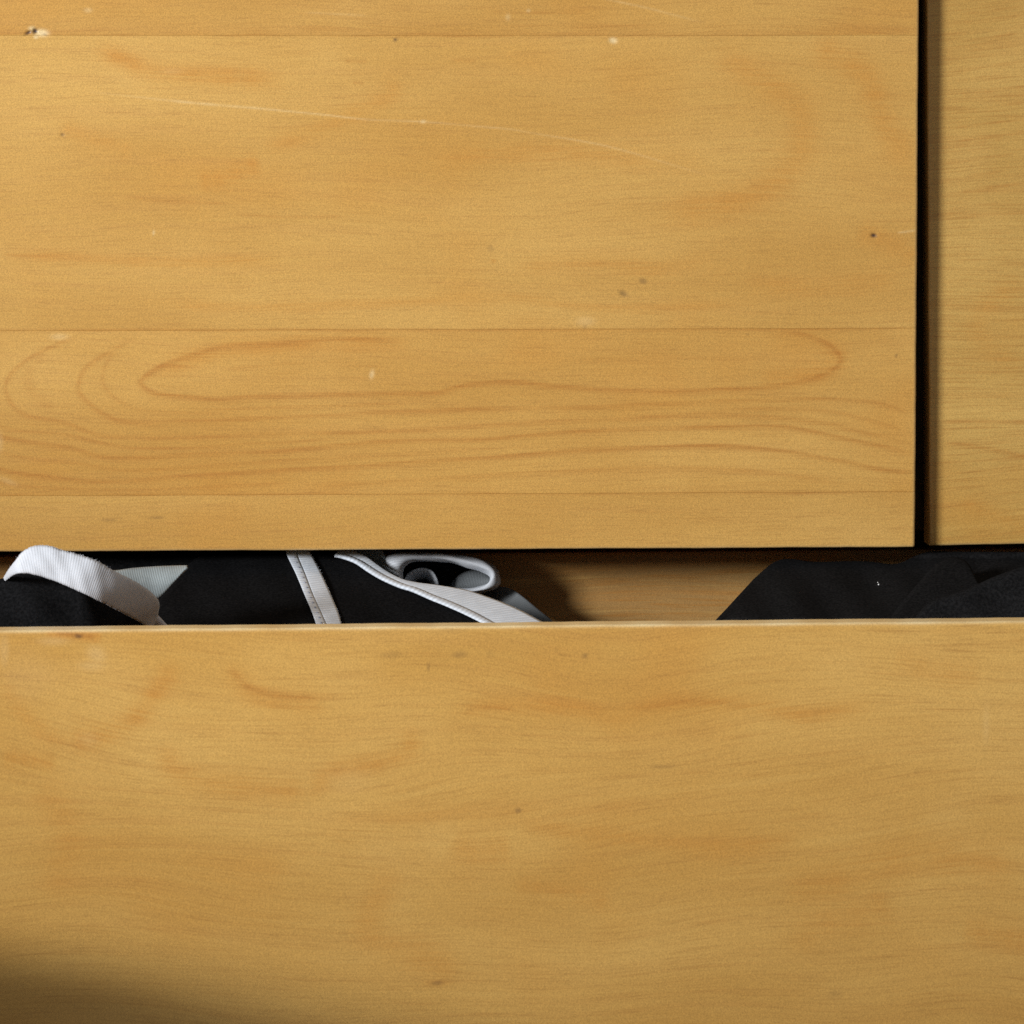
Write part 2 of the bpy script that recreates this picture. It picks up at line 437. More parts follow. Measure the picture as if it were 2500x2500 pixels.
# joints: darker staining beside them
G(GRAIN, [(-50, 83), (250, 85), (600, 87), (900, 88), (1300, 88), (1700, 87), (2240, 80)], 16, 0.34, 3, fade=0.02, wob=0.6)
G(GRAIN, [(560, 74), (900, 70), (1200, 72), (1500, 66), (1900, 72), (2240, 68)], 9, 0.28, wob=0.8)
G(GRAIN, [(1180, 28), (1300, 30), (1450, 28)], 5, 0.3)
G(GRAIN, [(-50, 807), (700, 806), (1400, 805), (2240, 801)], 4, 0.40, 4, fade=0.02, wob=0.7)
G(GRAIN, [(-50, 1208), (700, 1207), (1400, 1206), (2240, 1202)], 4, 0.42, 4, fade=0.02, wob=0.7)
G(GRAIN, [(0, 1196), (300, 1199), (600, 1196)], 8, 0.16)
# broad flames of the middle board
G(WARM, [(1975, 100), (2044, 140), (2114, 182), (2135, 231), (2156, 300), (2198, 356), (2236, 380)], 34, 0.55)
G(WARM, [(1744, 119), (1835, 182), (1919, 231), (1954, 273), (1961, 335), (1940, 391), (1891, 447), (1790, 490), (1600, 520)], 38, 0.50)
G(WARM, [(225, 112), (290, 140), (350, 165), (430, 180), (560, 186), (700, 196)], 24, 0.60)
G(WARM, [(640, 362), (740, 332), (828, 291), (900, 262), (960, 225), (930, 180)], 22, 0.45)
G(WARM, [(479, 442), (530, 435), (582, 416), (640, 398)], 24, 0.65)
G(WARM, [(140, 306), (230, 340), (330, 372)], 20, 0.35)
G(WARM, [(1050, 395), (1200, 378), (1400, 372), (1600, 395)], 26, 0.40)
G(WARM, [(0, 622), (150, 628), (400, 640), (700, 636)], 14, 0.40)
G(WARM, [(1250, 655), (1450, 640), (1600, 655), (1750, 630)], 20, 0.32)
G(WARM, [(300, 735), (600, 750), (900, 742), (1200, 725), (1500, 752), (1900, 735)], 12, 0.36)
G(WARM, [(1800, 690), (2000, 700), (2200, 680)], 26, 0.32)
G(WARM, [(2090, 560), (2190, 600), (2236, 640)], 26, 0.40)
G(GRAIN, [(300, 480), (420, 492), (560, 496)], 5, 0.25)
G(GRAIN, [(560, 520), (700, 530), (850, 528)], 5, 0.22)
G(GRAIN, [(1820, 452), (1900, 456), (1960, 460)], 5, 0.35)
G(GRAIN, [(840, 150), (900, 151)], 4, 0.4)
G(GRAIN, [(860, 202), (890, 203)], 4, 0.4)
G(GRAIN, [(1100, 148), (1165, 150)], 4, 0.35)
G(GRAIN, [(0, 622), (60, 624), (120, 626)], 4, 0.3)
# scratches
G(PALE, [(200, 222), (330, 236), (460, 250), (600, 262), (780, 279), (900, 292), (1030, 297), (1160, 308), (1250, 316), (1300, 325), (1450, 350), (1550, 375), (1650, 405), (1740, 432)], 2.0, 0.24, fade=0.10, wob=0.8, depth=0.00005)
G(PALE, [(355, 239), (460, 250), (600, 262), (700, 270)], 2.8, 0.26, wob=0.6, fade=0.2, depth=0.00006)
G(PALE, [(1430, -12), (1560, 15), (1640, 35), (1720, 56)], 2.2, 0.20, fade=0.25)
G(PALE, [(2190, 568), (2210, 566), (2236, 562)], 2.5, 0.30)
G(PALE, [(740, 30), (800, 33), (900, 38)], 2.2, 0.12)
sp = fu.spot
sp(PALE, 100, 80, 17, 9, 0.85, 0.05, 0.0004); sp(PALE, 78, 70, 9, 6, 0.6); sp(PALE, 88, 90, 6, 5, 0.6)
sp(DARK, 69, 80, 9, 4, 0.85, -0.5, 0.0006); sp(DARK, 86, 76, 6, 6, 1.0, 0, 0.0012); sp(DARK, 108, 84, 8, 3, 0.35, 0.3)
sp(DARK, 152, 329, 5, 4, 0.55, 0.4, 0.0002); sp(DARK, 965, 97, 4.5, 5, 0.65); sp(DARK, 2133, 575, 7, 5, 0.95, 0.2, 0.0005)
sp(PALE, 1497, 99, 10, 7, 0.65, 0.2, 0.0002); sp(DARK, 1198, 607, 9, 9, 0.16); sp(WARM, 1205, 637, 6, 5, 0.9)
sp(DARK, 1522, 717, 12, 7, 0.42, 0.5, 0.0002); sp(DARK, 1570, 686, 10, 7, 0.40, 0.3); sp(DARK, 2188, 868, 4, 4, 0.4)
sp(DARK, 1825, 817, 4, 3, 0.35); sp(PALE, 375, 568, 3, 6, 0.4); sp(PALE, 908, 914, 6, 11, 0.42, 0.2); sp(DARK, 1428, 798, 5, 5, 0.22)
sp(PALE, 1033, 297, 8, 4, 0.45); sp(PALE, 215, 25, 10, 6, 0.25); sp(DARK, 205, 22, 6, 5, 0.12)
sp(DARK, 265, 1270, 20, 4, 0.26); sp(DARK, 383, 1264, 17, 4, 0.30); sp(PALE, 1290, 26, 5, 4, 0.3); sp(PALE, 1240, 42, 6, 8, 0.22)
sp(PALE, 145, 822, 22, 8, 0.22); sp(PALE, 420, 175, 26, 8, 0.06)
sp(PALE, 0, 1080, 8, 24, 0.14); sp(PALE, 20, 1175, 24, 7, 0.12, 0.4); sp(PALE, 1430, 785, 24, 12, 0.14)
joints = [at(1250, y, 0)[2] for y in (86.5, 804.5, 1205.5)]
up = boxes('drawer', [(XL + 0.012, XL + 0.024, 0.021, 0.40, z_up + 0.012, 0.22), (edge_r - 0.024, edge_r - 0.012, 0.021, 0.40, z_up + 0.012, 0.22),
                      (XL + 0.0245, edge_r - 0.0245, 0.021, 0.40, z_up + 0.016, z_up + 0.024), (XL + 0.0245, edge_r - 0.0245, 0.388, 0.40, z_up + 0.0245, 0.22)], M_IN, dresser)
local(up)
levels = [0.326] + joints + [z_up]
for k in range(4):
    b = front_piece('stave', XL, edge_r, levels[k + 1] + (0.00001 if k < 3 else 0), levels[k] - (0.00001 if k else 0), (0.0, 0.00001, 0.0, 0.00001)[k], 0.020, fu, M_UP, up,
                rounds=(1, 1, k == 3, k == 0), r=0.0011, edge_light=0.42)
    b.pass_index = k + 1; b.color = ((0.97, 0.95, 0.92, 1), (1.0, 1.0, 1.0, 1), (1.0, 0.975, 0.94, 1), (0.985, 0.965, 0.95, 1))[k]

# --- upper right drawer: set back a little and hanging slightly out of level
YR = 0.0120
fr = Figure(YR)
G = fr.line
G(GRAIN, [(2262, 534), (2330, 530), (2420, 527), (2520, 522)], 9, 0.34, 5, fade=0.02)
G(GRAIN, [(2290, 1031), (2380, 1032), (2520, 1034)], 4, 0.35)
G(GRAIN, [(2300, 1080), (2360, 1088), (2408, 1097), (2520, 1120)], 5, 0.5, 9)
G(WARM, [(2500, 690), (2420, 740), (2385, 800), (2420, 860), (2500, 900)], 30, 0.5)
G(WARM, [(2330, 1225), (2420, 1260), (2520, 1300)], 18, 0.5)
for k in range(15):
    y = 18 + k * 34 + rng.uniform(-9, 9)
    x = 2270 + rng.uniform(0, 90)
    G(GRAIN, [(x, y + 14), (x + 90, y + 4), (x + 190, y - 10)], 4, rng.uniform(0.14, 0.34), wob=0.6)
for k in range(12):
    y = 560 + k * 60 + rng.uniform(-20, 20)
    x = 2270 + rng.uniform(0, 90)
    G(GRAIN, [(x, y + 6), (x + 70, y), (x + 150, y - 2 + rng.uniform(-6, 6))], 4, rng.uniform(0.08, 0.2), wob=0.6)
xr0 = at(2267, 700, YR)[0]; zr0 = at(2385, 1332, YR)[2]
rt = boxes('drawer', [(xr0 + 0.014, xr0 + 0.026, 0.0335, 0.40, z_up + 0.016, 0.22), (XR - 0.026, XR - 0.014, 0.0335, 0.40, z_up + 0.016, 0.22),
                      (xr0 + 0.0265, XR - 0.0265, 0.0335, 0.40, z_up + 0.020, z_up + 0.028), (xr0 + 0.0265, XR - 0.0265, 0.388, 0.40, z_up + 0.0285, 0.22)], M_IN, dresser)
local(rt)
pieces = [front_piece('front_panel', xr0, XR, zr0, 0.330, YR, 0.020, fr, M_RIGHT, rt, r=0.0011, edge_light=0.35)]
roll = R(0.72)                                   # out of level, turned about the bottom left corner
pv = Vector((xr0, 0, (at(2268, 700, YR)[2])))
from mathutils import Matrix
TR = Matrix.Translation(pv) @ Matrix.Rotation(-roll, 4, 'Y') @ Matrix.Translation(-pv)
for p in pieces:
    p.data.transform(TR)

# --- lower drawer: pulled out a quarter of a metre, a little askew
YO, SKEW = -0.25, 0.030
fl = Figure(YO, SKEW)
fl.gain = {1: 1.45}
G = fl.line
G(WARM, [(110, 1541), (160, 1546), (200, 1550), (250, 1558)], 10, 1.6)
G(GRAIN, [(130, 1543), (180, 1550), (235, 1556)], 5, 0.65)
sp = fl.spot
sp(DARK, 191, 1553, 9, 5, 0.60, 0.1); sp(PALE, 235, 1598, 22, 18, 0.14, 0.6); sp(PALE, 130, 1565, 36, 10, 0.12); sp(PALE, 10, 1590, 12, 40, 0.12); sp(PALE, 225, 1625, 30, 12, 0.10)
sp(PALE, 60, 1650, 60, 60, 0.06); sp(PALE, 215, 1805, 26, 16, 0.06)
G(WARM, [(440, 1610), (414, 1642), (382, 1688), (349, 1733), (304, 1772), (230, 1800), (150, 1815)], 24, 0.60)
G(WARM, [(0, 1670), (20, 1690), (60, 1750), (110, 1790), (180, 1815)], 18, 0.40)
G(GRAIN, [(556, 1618), (572, 1645), (600, 1672), (634, 1688), (712, 1700), (780, 1700), (848, 1702)], 8, 0.44)
G(WARM, [(556, 1618), (582, 1662), (634, 1700), (712, 1715), (800, 1722)], 26, 0.45)
G(WARM, [(1090, 1742), (1126, 1736), (1197, 1722), (1250, 1722), (1330, 1722), (1412, 1728), (1509, 1752), (1573, 1728), (1670, 1714), (1832, 1722), (1962, 1745), (2060, 1732), (2140, 1715)], 20, 0.60)
G(GRAIN, [(1126, 1738), (1197, 1728), (1260, 1730)], 6, 0.3)
G(GRAIN, [(1540, 1738), (1670, 1712), (1760, 1716), (1840, 1722)], 6, 0.32)
G(WARM, [(395, 1810), (410, 1850), (440, 1888), (550, 1914), (647, 1925), (760, 1930)], 26, 0.45)
G(WARM, [(1020, 1770), (1005, 1800), (996, 1830), (925, 1862), (822, 1881), (776, 1920), (760, 1960)], 22, 0.50)
G(WARM, [(0, 1850), (60, 1855), (140, 1862)], 18, 0.5)
G(WARM, [(85, 1920), (150, 1990), (170, 2050), (150, 2120), (120, 2200)], 40, 0.42)
G(WARM, [(970, 2110), (925, 2194), (893, 2272), (960, 2310), (1060, 2345), (1120, 2390)], 34, 0.45)
G(WARM, [(1250, 2010), (1400, 2030), (1560, 2048), (1750, 2068), (1880, 2062), (1960, 2040)], 20, 0.55)
G(WARM, [(1250, 2160), (1400, 2180), (1500, 2205)], 22, 0.40)
G(WARM, [(1900, 2170), (2050, 2150), (2150, 2110), (2300, 2090), (2500, 2130)], 40, 0.45)
G(WARM, [(2180, 2190), (2080, 2240), (1980, 2270), (1960, 2330)], 40, 0.35)
G(WARM, [(2350, 2270), (2430, 2285), (2520, 2300)], 30, 0.5)
G(WARM, [(1100, 2050), (1160, 2080), (1250, 2065)], 34, 0.4)
G(WARM, [(2180, 1600), (2300, 1640), (2400, 1650)], 26, 0.30)
G(WARM, [(760, 2020), (1000, 1990), (1300, 1985), (1600, 1960)], 24, 0.25)
sp(DARK, 954, 1600, 24, 8, 0.16); sp(DARK, 1122, 1598, 18, 7, 0.26, -0.1); sp(DARK, 1046, 1629, 3, 11, 0.32); sp(DARK, 1195, 1598, 8, 9, 0.12)
sp(DARK, 1428, 1601, 7, 6, 0.34); sp(DARK, 1619, 1872, 30, 5, 0.20); sp(DARK, 1265, 1979, 8, 6, 0.40); sp(DARK, 1067, 2400, 14, 5, 0.36); sp(WARM, 1067, 2400, 30, 8, 0.6)
sp(DARK, 2040, 2428, 16, 10, 0.12); sp(PALE, 850, 1905, 50, 30, 0.04); sp(PALE, 2408, 1770, 8, 40, 0.07); sp(DARK, 1100, 1540, 30, 6, 0.10)
for k in range(60):                               # short dark rays of the slab-cut face
    x, y = rng.uniform(-20, 2480), rng.uniform(1560, 2490)
    L, a = rng.uniform(40, 170), rng.uniform(-0.10, 0.14) + 0.05 * math.sin(x / 300)
    G(GRAIN, [(x, y), (x + L * 0.5, y + a * L * 0.5 + rng.uniform(-3, 3)), (x + L, y + a * L)], rng.uniform(2.5, 4), rng.uniform(0.06, 0.18), wob=0.5, fade=0.3)

LOWER_ROT = math.atan(SKEW)
z_lo = at(1250, 1527.5, YO)[2]
T_FRONT = 0.0125
tray_back = 0.072
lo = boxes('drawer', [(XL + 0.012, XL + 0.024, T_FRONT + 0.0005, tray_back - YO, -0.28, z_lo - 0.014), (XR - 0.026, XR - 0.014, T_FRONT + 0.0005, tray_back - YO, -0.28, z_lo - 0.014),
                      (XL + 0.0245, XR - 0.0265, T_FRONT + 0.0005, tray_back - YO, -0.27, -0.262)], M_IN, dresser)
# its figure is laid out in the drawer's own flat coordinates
front = front_piece('front_panel', XL, XR, -0.30, z_lo, 0.0, T_FRONT, fl, M_LOW, lo, r=0.0014, edge_light=0.95, seen=(-0.24, 0.24, -0.24, 0.0))
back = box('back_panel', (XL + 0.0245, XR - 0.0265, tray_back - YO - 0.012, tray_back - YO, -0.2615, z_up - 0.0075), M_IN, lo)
TL = Matrix.Translation((0, YO, 0)) @ Matrix.Rotation(LOWER_ROT, 4, 'Z')
for o in (lo, front, back):
    o.data.transform(TL)
local(lo)

# ------------------------------------------------------------------ clothes in the open drawer
FLOOR = -0.262                                    # top of the drawer's bottom panel
def interp_curve(pts):
    p = spline(pts, 200)
    o = np.argsort(p[:, 0], kind='stable')
    return lambda x: np.interp(x, p[o, 0], p[o, 1])

def sheet(name, pts, depth, mat, parent, bottom=1640, nx=90, ny=34, wrinkle=0.0012, seed=1, roll=0.018, thick=0.0012):
    """a draped layer: rises from deep in the drawer to an upper fold line, rolls over it and falls behind"""
    fold = interp_curve(pts)
    xs = np.linspace(pts[0][0], pts[-1][0], nx)
    r = np.random.default_rng(seed)
    ph = r.uniform(0, 6.28, 8)
    rows = []
    for j in range(ny + 9):
        row = []
        for x in xs:
            top = fold(x)
            if j < ny:
                t = j / (ny - 1)
                py = bottom + (top - bottom) * (1 - (1 - t) ** 1.6)
                Y = depth(x, py)
                w = wrinkle * (math.sin(x / 47 + py / 60 + ph[0]) + 0.7 * math.sin(x / 23 - py / 31 + ph[1]) + 0.5 * math.sin(x / 88 + py / 19 + ph[2]))
                q = at(x, py, Y - w * (1 - t ** 6))
                k = max(0.0, (t - 0.82) / 0.18)
                q = q + np.array([0, 0.004 * k * k, 0])
            else:
                a = (j - ny + 1) / 9
                Y = depth(x, top) + 0.004
                q0 = at(x, top, Y)
                q = q0 + np.array([0, roll * (1 - (1 - a) ** 2), -0.05 * a ** 2.2 - 0.16 * roll * a])
            row.append(q)
        rows.append(row)
    P = np.array(rows)
    def down(row, z):                                # the cloth goes on down to the drawer's bottom
        q = row.copy(); q[:, 2] = np.minimum(q[:, 2], z); return q
    lows = (-0.12, -0.18, FLOOR + 0.002)
    P = np.concatenate([np.stack([down(P[0], z) for z in lows[::-1]]), P, np.stack([down(P[-1], z) for z in lows])])
    n = P.shape[0]
    idx = np.arange(n * nx).reshape(n, nx)
    f = np.stack([idx[:-1, :-1], idx[:-1, 1:], idx[1:, 1:], idx[1:, :-1]], -1).reshape(-1, 4).tolist()
    f += [tuple(idx[::-1, 0].tolist()), tuple(idx[:, -1].tolist())]
    o = mesh_object(name, P.reshape(-1, 3), f, mat, parent)
    m = o.modifiers.new('thickness', 'SOLIDIFY'); m.thickness = thick; m.offset = -1
    return o

def ribbon(name, A, B, depth, mat, parent, nu=90, nv=12, bulge=0.0015, thick=0.0011, fuzz=0.0, turn=0.0):
    """a band between two edge lines A and B (photo pixels); depth(t, v) gives the distance of the point"""
    a, b = spline(A, nu), spline(B, nu)
    ra = np.random.default_rng(5)
    P, UVs = [], []
    prev, L = None, 0.0
    for i in range(nu):
        t = i / (nu - 1)
        ja, jb = (ra.normal(0, fuzz, 2) if fuzz else (0, 0))
        mid = None
        for j in range(nv):
            v = j / (nv - 1)
            px = a[i] * (1 - v) + b[i] * v
            px = px + np.array([0, ja * (1 - v) ** 6 + jb * v ** 6])
            q = at(px[0], px[1], depth(t, v, px) - bulge * math.sin(math.pi * v) ** 0.7)
            P.append(q)
            if j == nv // 2: mid = q
            UVs.append([0, v])
        if prev is not None: L += np.linalg.norm(mid - prev)
        prev = mid
        w = np.linalg.norm(P[-1] - P[-nv])
        for j in range(nv): UVs[i * nv + j] = (L, j / (nv - 1) * w)
    idx = np.arange(nu * nv).reshape(nu, nv)
    f = np.stack([idx[:-1, :-1], idx[:-1, 1:], idx[1:, 1:], idx[1:, :-1]], -1).reshape(-1, 4).tolist()
    o = mesh_object(name, P, f, mat, parent, uvs=UVs)
    m = o.modifiers.new('thickness', 'SOLIDIFY'); m.thickness = thick; m.offset = 0
    return o

def blobs(name, spots, mat, parent, yofs=0.0):
    """small stitches: flattened beads at (px, py, Y, rx, rz, angle), one joined mesh"""
    V, F = [], []
    for px, py, Y, rx, rz, an in spots:
        c = at(px, py, Y); base = len(V)
        for la in range(1, 4):
            for lo_ in range(8):
                th, ph = math.pi * la / 4, 2 * math.pi * lo_ / 8
                x, z, y = math.sin(th) * math.cos(ph) * rx, math.sin(th) * math.sin(ph) * rz, -math.cos(th) * 0.0004
                V.append((c[0] + x * math.cos(an) - z * math.sin(an), c[1] + y, c[2] + x * math.sin(an) + z * math.cos(an)))
        V += [(c[0], c[1] - 0.0004, c[2]), (c[0], c[1] + 0.0004, c[2])]
        for la in range(2):
            for k in range(8):
                F.append((base + la * 8 + k, base + la * 8 + (k + 1) % 8, base + la * 8 + 8 + (k + 1) % 8, base + la * 8 + 8 + k))
        for k in range(8):
            F.append((base + 24, base + (k + 1) % 8, base + k)); F.append((base + 25, base + 16 + k, base + 16 + (k + 1) % 8))
    o = mesh_object(name, V, F, mat, parent)
    o['kind'] = 'stuff'
    return o

def fuzz(name, pts, Y, mat, parent, n=220, length=0.0008, seed=3, up=True):
    """loose fibres standing off a cloth edge, one joined mesh"""
    r = np.random.default_rng(seed)
    q = spline(pts, n); V, F = [], []
    for i, (px, py) in enumerate(q):
        t = i / (n - 1)
        c = at(px + r.normal(0, 1.0), py + r.normal(0, 0.6), Y(t, 0.0, (px, py)) - 0.0004)
        a = r.uniform(0.2, 2.9) * (1 if up else -1); L = length * r.uniform(0.4, 1.3)
        d = np.array([math.cos(a), r.normal(0, 0.4), math.sin(a)]); w = np.array([-math.sin(a), 0, math.cos(a)]) * 0.00005
        k = np.array([r.normal(0, 0.3), 0, r.normal(0, 0.3)]) * L
        V += [c - w, c + w, c + d * L * 0.6 + w * 0.7 + k * 0.3, c + d * L * 0.6 - w * 0.7 + k * 0.3, c + d * L + k]
        b = i * 5; F += [(b, b + 1, b + 2, b + 3), (b + 3, b + 2, b + 4)]
    o = mesh_object(name, V, F, mat, parent); o['kind'] = 'stuff'
    return o

def z1(x, y): return (x / 2.76, 1280 + y / 2.76)
def z2(x, y): return (650 + x / 2.576, 1280 + y / 2.576)
def z3(x, y): return (900 + x / 5.52, 1330 + y / 5.52)
def z4(x, y): return (1700 + x / 2.415, 1280 + y / 2.415)
lerp = lambda a, b, t: a + (b - a) * min(1.0, max(0.0, t))

# --- left: black garment edged with a white band
g1 = empty('garment', tuple(at(190, 1640, -0.15)))
tag(g1, 'black garment with broad white ribbed waistband arching at the left of the open drawer', 'clothing')
bpy.context.view_layer.update()
sheet('body', [(-260, 1470), (-120, 1436), (-40, 1422), (14, 1412), (40, 1396), (75, 1390), (110, 1396), (190, 1424), (270, 1462), (330, 1496), (362, 1530), (390, 1600)],
      lambda x, py: lerp(-0.165, -0.150, (1530 - py) / 140) + 0.006 + 0.085 * max(0, (x - 190) / 170) ** 2, M_BLACK, g1, seed=3, wrinkle=0.0016)
up_edge = [z1(26, 372), z1(60, 315), z1(110, 250), z1(160, 187), z1(230, 152), z1(330, 152), z1(420, 180), z1(540, 212), z1(650, 252), z1(770, 320), z1(880, 372), z1(980, 432), z1(1048, 492), z1(1066, 535), z1(1060, 585), z1(1052, 640)]
lo_edge = [z1(34, 382), z1(60, 362), z1(95, 338), z1(130, 327), z1(190, 328), z1(240, 338), z1(320, 362), z1(400, 391), z1(480, 425), z1(560, 462), z1(640, 500), z1(720, 540), z1(800, 582), z1(880, 622), z1(960, 665), z1(1010, 705)]
def band_depth(t, v, p=None):
    return -0.170 + 0.20 * max(0.0, t - 0.48) ** 2 + 2.0 * max(0.0, 0.13 - t) ** 2 - 0.004 * v + 0.00018 * math.sin(31 * t + 5 * v) + 0.00012 * math.sin(57 * t - 7 * v)
ribbon('waistband', up_edge, lo_edge, band_depth, M_RIB, g1, nu=150, nv=14, bulge=0.0016, thick=0.0012, fuzz=0.5)
ribbon('waistband', [z1(1010, 560), z1(1060, 615), z1(1130, 690), z1(1160, 720)], [z1(960, 600), z1(1010, 650), z1(1060, 700), z1(1090, 730)], lambda t, v, p: -0.118 + 0.01 * t, M_RIB, g1, nu=30, nv=8)
ribbon('waistband', [z1(700, 318), z1(790, 316), z1(900, 301), z1(1050, 290), z1(1200, 285), z1(1262, 285)],
       [z1(720, 420), z1(850, 462), z1(960, 500), z1(1060, 500), z1(1170, 392), z1(1262, 292)], lambda t, v, p: -0.105 - 0.012 * v + 0.012 * t, M_RIBG, g1, nu=70, nv=14, bulge=0.002)
fuzz('loose_fibres', up_edge, band_depth, M_RIB, g1, n=260)

# --- middle: black garment with a narrow stitched tape and a white bound edge
g2 = empty('garment', tuple(at(800, 1640, -0.12)))
tag(g2, 'black garment with slim stitched white tape and white bound edge, centre of open drawer', 'clothing')
bpy.context.view_layer.update()
def d2(x, py): return lerp(-0.060, 0.028, (1525 - py) / 185)
sheet('body', [(345, 1620), (372, 1520), (384, 1476), (398, 1455), (422, 1428), (455, 1386), (482, 1362), (520, 1348), (580, 1340), (700, 1338), (790, 1342), (845, 1358), (880, 1378), (930, 1408), (1000, 1432), (1080, 1462), (1130, 1488), (1180, 1518), (1240, 1560)],
      d2, M_BLACK, g2, nx=150, ny=44, wrinkle=0.0010, seed=8, roll=0.008)
sheet('rear_fold', [(120, 1420), (150, 1372), (200, 1352), (300, 1345), (420, 1342), (540, 1350), (600, 1400)], lambda x, py: 0.030, M_BLACK, g2, nx=50, ny=16, wrinkle=0.0004, seed=9, roll=0.006, bottom=1560)
def on2(px, py, off): return d2(px, py) - off
def strap_depth(A, B, off):
    return lambda t, v, p: d2(p[0], p[1]) - off
sl_ = [z2(118, 150), z2(135, 205), z2(190, 320), z2(240, 440), z2(290, 560), z2(318, 640), z2(335, 690)]
sm_ = [z2(178, 150), z2(197, 205), z2(245, 320), z2(290, 440), z2(345, 560), z2(380, 640), z2(400, 690)]
sr_ = [z2(250, 150), z2(288, 205), z2(347, 320), z2(402, 440), z2(452, 560), z2(474, 640), z2(490, 690)]
ribbon('tape', sm_, sr_, strap_depth(sm_, sr_, 0.0030), M_RIB2, g2, nu=110, nv=10, bulge=0.0008, thick=0.0009, fuzz=0.15)
ribbon('tape_hem', sl_, [(x - 1.5, y) for x, y in sm_], strap_depth(sl_, sm_, 0.0036), M_RIB2, g2, nu=80, nv=8, bulge=0.0009, thick=0.0010, fuzz=0.12)
st = []
q = spline([((a[0] * 0.42 + b[0] * 0.58), (a[1] * 0.42 + b[1] * 0.58)) for a, b in zip(sl_, sm_)], 18)
for k, (px, py) in enumerate(q[1:-1]):
    st.append((px, py, d2(px, py) - 0.0050, 0.00065, 0.00095, 0.3))
blobs('stitching', st, M_STITCH, g2)
fuzz('loose_fibres', sr_, strap_depth(sm_, sr_, 0.0030), M_RIB2, g2, n=110, length=0.0005, seed=4)
b_lo = [z2(430, 200), z2(480, 212), z2(560, 242), z2(640, 297), z2(720, 344), z2(830, 393), z2(920, 422), z2(1030, 472), z2(1130, 514), z2(1250, 568), z2(1360, 622), z2(1440, 668)]
b_mid = [z2(440, 190), z2(500, 200), z2(585, 233), z2(665, 283), z2(745, 330), z2(850, 378), z2(935, 404), z2(1050, 452), z2(1150, 490), z2(1275, 545), z2(1390, 606), z2(1470, 655)]
b_up = [z2(450, 170), z2(520, 168), z2(620, 205), z2(700, 262), z2(775, 312), z2(860, 352), z2(950, 372), z2(1060, 386), z2(1190, 406), z2(1330, 440), z2(1560, 528), z2(1760, 632)]
ribbon('binding', b_lo, b_mid, strap_depth(b_lo, b_mid, 0.0040), M_RIB2, g2, nu=120, nv=8, bulge=0.0014, thick=0.0012, fuzz=0.1)
ribbon('binding', b_mid, b_up, strap_depth(b_mid, b_up, 0.0018), M_RIB2, g2, nu=130, nv=14, bulge=0.0008, thick=0.0010, fuzz=0.2)
fuzz('loose_fibres', b_up, strap_depth(b_mid, b_up, 0.0018), M_RIB2, g2, n=200, length=0.0005, seed=6)
ribbon('facing', [z2(500, 190), z2(600, 150), z2(700, 150), z2(745, 190), z2(760, 260), z2(800, 310), z2(860, 352)], [z2(480, 205), z2(560, 232), z2(640, 285), z2(700, 320), z2(760, 350), z2(820, 375), z2(880, 395)], lambda t, v, p: 0.040 - 0.02 * t, M_RIBG, g2, nu=50, nv=10, bulge=0.001)

# --- the rolled knit cuff behind it
g3 = empty('sock', tuple(at(1085, 1520, 0.0)))
tag(g3, 'rolled pale grey ribbed sock cuff, its dark opening showing under the upper drawer', 'sock')
bpy.context.view_layer.update()
outer = [z3(440, 490), z3(330, 400), z3(240, 320), z3(215, 230), z3(250, 150), z3(340, 112), z3(520, 100), z3(800, 106), z3(1100, 122), z3(1350, 160), z3(1580, 225), z3(1730, 330), z3(1775, 470), z3(1750, 555), z3(1620, 620), z3(1300, 680), z3(900, 650), z3(600, 570), z3(440, 490)]
inner = [z3(470, 480), z3(462, 410), z3(470, 340), z3(500, 285), z3(560, 245), z3(650, 225), z3(800, 222), z3(950, 228), z3(1100, 238), z3(1200, 262), z3(1330, 312), z3(1480, 350), z3(1600, 400), z3(1640, 470), z3(1560, 545), z3(1300, 590), z3(900, 560), z3(620, 520), z3(470, 480)]
nu, V, UVs = 120, [], []
ao, ai = spline(outer, nu), spline(inner, nu)
yc = 0.021
prof = []                                         # (mix outer->inner, depth, bulge)
for k in range(5): prof.append((0.0, 0.026 - 0.0045 * k))
for k in range(1, 12):
    th = math.pi * k / 12
    prof.append(((1 - math.cos(th)) / 2, 0.006 - 0.008 * math.sin(th)))
for k in range(5): prof.append((1.0, 0.006 + 0.0055 * k))
for j, (mx, dy) in enumerate(prof):
    L = 0.0
    for i in range(nu):
        p = ao[i] * (1 - mx) + ai[i] * mx
        p = p + np.array([1.3 * math.sin(i * 0.41 + j * 0.7), 1.1 * math.sin(i * 0.29 - j * 0.9)]) * math.sin(math.pi * i / (nu - 1))
        q = at(p[0], p[1], yc + dy)
        if i: L += np.linalg.norm(q - V[-1])
        V.append(q); UVs.append((L, j * 0.001))
m_ = len(prof); idx = np.arange(m_ * nu).reshape(m_, nu)
F = np.stack([idx[:-1, :-1], idx[:-1, 1:], idx[1:, 1:], idx[1:, :-1]], -1).reshape(-1, 4).tolist()
mesh_object('cuff', V, F, M_CUFF, g3, uvs=UVs)
ribbon('inner_roll', [z3(470, 540), z3(490, 450), z3(560, 365), z3(700, 312), z3(850, 350), z3(925, 470), z3(940, 560)], [z3(600, 560), z3(620, 500), z3(660, 470), z3(740, 455), z3(810, 475), z3(845, 520), z3(850, 570)], lambda t, v, p: 0.036 + 0.012 * v, M_CUFF, g3, nu=50, nv=10, bulge=0.003)
ribbon('inner_fold', [z3(1100, 560), z3(1180, 450), z3(1300, 380), z3(1430, 350), z3(1560, 365), z3(1640, 430)], [z3(1150, 640), z3(1250, 620), z3(1350, 610), z3(1450, 600), z3(1540, 570), z3(1640, 500)], lambda t, v, p: 0.050 - 0.006 * v, M_KNIT_SHADED, g3, nu=50, nv=10, bulge=0.002)
